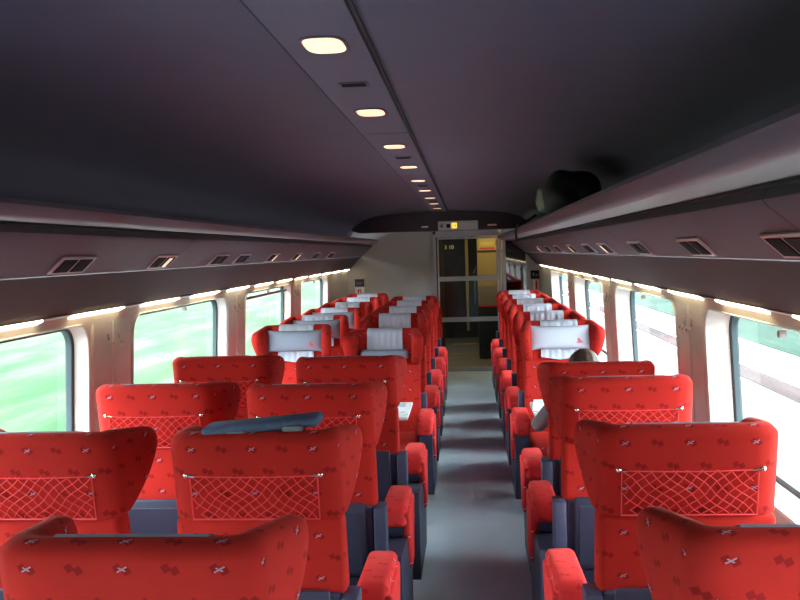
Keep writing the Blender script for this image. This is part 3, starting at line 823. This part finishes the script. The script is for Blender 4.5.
# low padded panel behind the last left aisle seat
root = thing('padded_stool', 'low dark red padded stool beyond the last left aisle seat', 'stool', (-.43, 10.95, 0))
g = G(); g.box(-.1, .1, -.03, .05, .56, .97, .03, 3); g.build('pad', M['red'], root)
g = G(); g.box(-.06, .06, -.02, .06, 0, .56, .008, 1); g.build('post', M['shell'], root)

# ------------------------------------------------------------------ tables and papers between facing seats
def table(x0, x1, y0, y1, lab):
    root = thing('folding_table', lab, 'table', ((x0 + x1) / 2, (y0 + y1) / 2, .70)); hx, hy = (x1 - x0) / 2, (y1 - y0) / 2
    G().box(-hx, hx, -hy, -.002, 0, .022, .006, 2).build('table_leaf', M['table'], root)
    G().box(-hx, hx, .002, hy, 0, .022, .006, 2).build('table_leaf', M['table'], root)
    g = G(); s = -1 if x0 < -.5 else 1
    g.box(min(s * (hx - .25), s * (hx - .31)), max(s * (hx - .25), s * (hx - .31)), -.05, .05, -.70, 0, .01, 1); g.build('table_leg', M['shell'], root)
    return root
table(-1.55, -.37, 4.98, 5.48, 'white folding table between the left seats facing each other')
table(.38, .97, 4.96, 5.42, 'white folding table before the passenger on the right')
def paper(loc, rz, lab, w=.15, d=.21):
    root = thing('newspaper', lab, 'newspaper', loc, rz)
    g = G(); g.box(-w, w, -d, d, 0, .006, .001, 1, lambda x, y, z: (x, y, z + .012 * (1 - abs(x) / w) * (z > .003))); g.build('sheets', M['paper'], root)
    g = G(); g.box(-w * .8, w * .8, d * .2, d * .8, .0175, .0185, 0, 1, lambda x, y, z: (x, y, z - .012 * abs(x) / w)); g.box(-w * .8, w * .8, -d * .8, -d * .65, .0175, .0185, 0, 1, lambda x, y, z: (x, y, z - .012 * abs(x) / w)); g.build('printed_column', M['paper2'], root, smooth=0)
paper((-.49, 5.23, .7225), .05, 'folded white paper lying at the aisle end of the left table', .11, .2)
paper((.51, 5.26, .7225), -.1, 'open white paper on the table before the passenger', .12, .19)

# ------------------------------------------------------------------ luggage on the right rack
def lump(g, c, r, seed, nz=.12, fl=.35, e=2.6):
    rnd = random.Random(seed); ph = [rnd.random() * 6 for _ in range(6)]
    t = bmesh.new(); bmesh.ops.create_icosphere(t, subdivisions=4, radius=1)
    for v in t.verts:
        p = v.co.normalized(); k = (abs(p.x) ** e + abs(p.y) ** e + abs(p.z) ** e) ** (-1 / e)
        q = p * k
        q *= 1 + nz * (math.sin(q.x * 3 + ph[0]) * math.sin(q.y * 3.4 + ph[1]) + .4 * math.sin(q.z * 7 + ph[2] + q.x * 5))
        z = q.z * r[2]
        v.co = Vector((c[0] + q.x * r[0], c[1] + q.y * r[1], c[2] + max(z, -r[2] * .8)))
    g.merge(t)
root = thing('luggage_bag', 'black soft bag with a pale green end pocket on the right rack', 'bag', (.58, 4.65, 1.845))
g = G(); lump(g, (0, 0, .105), (.16, .36, .13), 5, .07); g.warp(lambda x, y, z: (x + .03 * math.sin(y * 5), y, z * (1.0 - .25 * (y / .42)))); g.build('bag_body', M['bag'], root, smooth=60)
g = G(); lump(g, (-.130, .12, .115), (.055, .19, .075), 8, .1); g.build('end_pocket', M['bagpale'], root, smooth=60)
g = G(); g.tube([(-.06, -.2, .18), (-.09, -.1, .235), (-.09, .08, .23), (-.05, .18, .16)], .011, 8); g.build('handle', M['bag'], root)
root = thing('duffel_bag', 'low dark duffel bag with hanging strap farther along the right rack', 'bag', (.62, 6.3, 1.845))
g = G(); lump(g, (0, 0, .10), (.17, .75, .115), 11, .10); g.build('bag_body', M['bag'], root, smooth=60)
g = G(); g.tube([(-.14, -.5, .08), (-.20, -.52, .04), (-.27, -.52, .02), (-.282, -.52, -.03), (-.278, -.52, -.09)], .009, 6); g.build('hanging_strap', M['bag'], root)

# ------------------------------------------------------------------ passenger
def skin_mesh(name, verts, edges, rad, mat, parent, levels=2):
    me = bpy.data.meshes.new(name); me.from_pydata(verts, edges, []); o = bpy.data.objects.new(name, me); COL.objects.link(o)
    sm = o.modifiers.new('skin', 'SKIN'); sm.use_smooth_shade = True
    for i, r in enumerate(rad):
        d = me.skin_vertices[0].data[i]; d.radius = (r, r) if not isinstance(r, tuple) else r; d.use_root = (i == 0)
    o.modifiers.new('sub', 'SUBSURF').levels = levels; o.modifiers['sub'].render_levels = levels
    dg = bpy.context.evaluated_depsgraph_get(); nm = bpy.data.meshes.new_from_object(o.evaluated_get(dg)); bpy.data.objects.remove(o)
    nm.materials.clear(); nm.materials.append(mat)
    for p in nm.polygons: p.use_smooth = True
    n = link(name, nm, parent); return n
person = thing('person', 'seated passenger with brown hair and grey sweater, elbow over the armrest', 'person', (.60, 4.5, .46))
ox = (.60, 4.5, .46)
def J(x, y, z): return (x - ox[0], y - ox[1], z - ox[2])
V = [J(.60, 4.46, .545), J(.60, 4.42, .68), J(.60, 4.43, .80), J(.60, 4.46, .885), J(.60, 4.48, .925), J(.60, 4.50, .96)]
R = [(.15, .10), (.135, .095), (.15, .10), (.11, .075), (.05, .05), (.05, .05)]
E = [(0, 1), (1, 2), (2, 3), (3, 4), (4, 5)]
def add(pts, par):
    for p, r in pts:
        V.append(J(*p)); R.append(r); E.append((par, len(V) - 1)); par = len(V) - 1
    return par
hl = add([((.44, 4.48, .865), .055), ((.40, 4.60, .78), .046), ((.372, 4.72, .715), .046), ((.44, 4.86, .745), .035), ((.50, 4.985, .755), .025)], 3)
hr = add([((.76, 4.48, .865), .055), ((.80, 4.60, .78), .046), ((.81, 4.70, .735), .042), ((.76, 4.86, .745), .035), ((.69, 4.985, .755), .025)], 3)
add([((.51, 4.56, .545), .082), ((.50, 4.78, .55), .07), ((.49, 4.92, .53), .058), ((.49, 4.95, .32), .048), ((.49, 4.95, .12), .036)], 0)
add([((.69, 4.56, .545), .082), ((.70, 4.78, .55), .07), ((.71, 4.92, .53), .058), ((.71, 4.95, .32), .048), ((.71, 4.95, .12), .036)], 0)
body = skin_mesh('body', V, E, R, M['sweater'], person, 3)
# trousers colouring by height / reach of the same continuous body
body.data.materials.append(M['trousers'])
for p in body.data.polygons:
    c = p.center
    if c.z + ox[2] < .62 and not (c.y + ox[1] > 4.6 and c.z + ox[2] > .66): p.material_index = 1
for s, x in ((-1, .49), (1, .71)):
    g = G(); g.box(x - .045 - ox[0], x + .045 - ox[0], 4.89 - ox[1], 5.15 - ox[1], 0.0 - ox[2], .09 - ox[2], .03, 3, lambda X_, Y_, Z_: (X_, Y_, Z_ - (.03 * max(0, (Y_ - .45)) / .2 if Z_ > -.42 else 0))); g.build('shoe', M['shoe'], person)
# hands
for s, (hx, hy) in ((1, (.50, 4.985)), (-1, (.69, 4.985))):
    hv = [J(hx, hy, .757), J(hx + s * .012, hy + .045, .752), J(hx + s * .018, hy + .08, .748)]; hr_ = [.022, (.034, .016), (.034, .014)]; he = [(0, 1), (1, 2)]
    ln = [.058, .068, .064, .05]
    for q in range(4):
        off = (q - 1.5) * .019
        b = len(hv); hv.append(J(hx + s * .018 + off, hy + .095, .748)); hr_.append(.0095); he.append((2, b))
        for f_k, dz in ((.4, 0), (.75, -.004), (1, -.010)):
            hv.append(J(hx + s * .018 + off * 1.15, hy + .095 + ln[q] * f_k, .748 + dz)); hr_.append(.0085 - .001 * f_k); he.append((len(hv) - 2, len(hv) - 1))
    b = len(hv)
    hv += [J(hx + s * .045, hy + .04, .748), J(hx + s * .062, hy + .07, .744), J(hx + s * .068, hy + .095, .740)]; hr_ += [.012, .010, .008]; he += [(1, b), (b, b + 1), (b + 1, b + 2)]
    skin_mesh('hand', hv, he, hr_, M['skin'], person)
# head, slightly bowed
def HD(x, y, z):  # head local -> person local, bowed forward
    a = -.32; c, s_ = math.cos(a), math.sin(a)
    return (x + J(.605, 4.50, 0)[0], J(0, 4.515, 0)[1] + y * c - z * s_, J(0, 0, 1.045)[2] + y * s_ + z * c)
g = G()
def headfn(x, y, z):
    k = 1
    if z < -.02: k = 1 - .42 * ((-.02 - z) / .11) ** 1.3
    yy = y * (1 - .1 * (z < -.03)) + (.012 if z < -.05 else 0)
    if y > .06: yy = y - .10 * (y - .06) + (.02 * math.exp(-((x / .012) ** 2)) * math.exp(-(((z + .02) / .022) ** 2)))
    return HD(x * k, yy, z)
g.sphere((0, 0, 0), .074, .095, .112, 32, 24, headfn)
g.tube([HD(0, -.02, -.06), HD(0, -.035, -.15)], [.05, .052], 16)
hd = g.build('head', M['skin'], person, smooth=80)
g = G(); g.sphere((0, .100, -.022), .012, .018, .020, 12, 8, HD); g.build('nose', M['skin'], hd, smooth=80)
for s in (-1, 1):
    g = G(); g.sphere((s * .074, -.005, -.015), .008, .018, .030, 10, 8, HD); g.build('ear', M['skin'], hd, smooth=80)
    g = G(); g.sphere((s * .03, .083, .004), .013, .008, .007, 12, 8, HD); ey = g.build('eye', M['eye'], hd, smooth=80)
    g = G(); g.sphere((s * .03, .0895, .004), .0055, .003, .0055, 12, 8, HD); g.build('iris', M['hair'], hd, smooth=80)
    g = G(); g.sphere((s * .031, .085, .022), .017, .005, .0035, 12, 8, HD); g.build('eyebrow', M['hair'], hd, smooth=80)
g = G(); g.sphere((0, .080, -.060), .019, .008, .0055, 12, 8, HD); g.build('mouth', M['lips'], hd, smooth=80)
g = G()
def hairfn(x, y, z):
    if y > .02 and z < .075: y = .02 + (y - .02) * (.2 + .8 * max(0, min(1, (z - .04) / .035))) 
    r = math.atan2(y, x); k = 1 + .018 * math.sin(r * 19) + .010 * math.sin(r * 41 + z * 60)
    if z < -.07: k *= .9
    return HD(x * k, y * k, z)
g.sphere((0, -.012, .014), .087, .106, .102, 64, 28, hairfn)
g.build('hair', M['hair'], person, smooth=80)
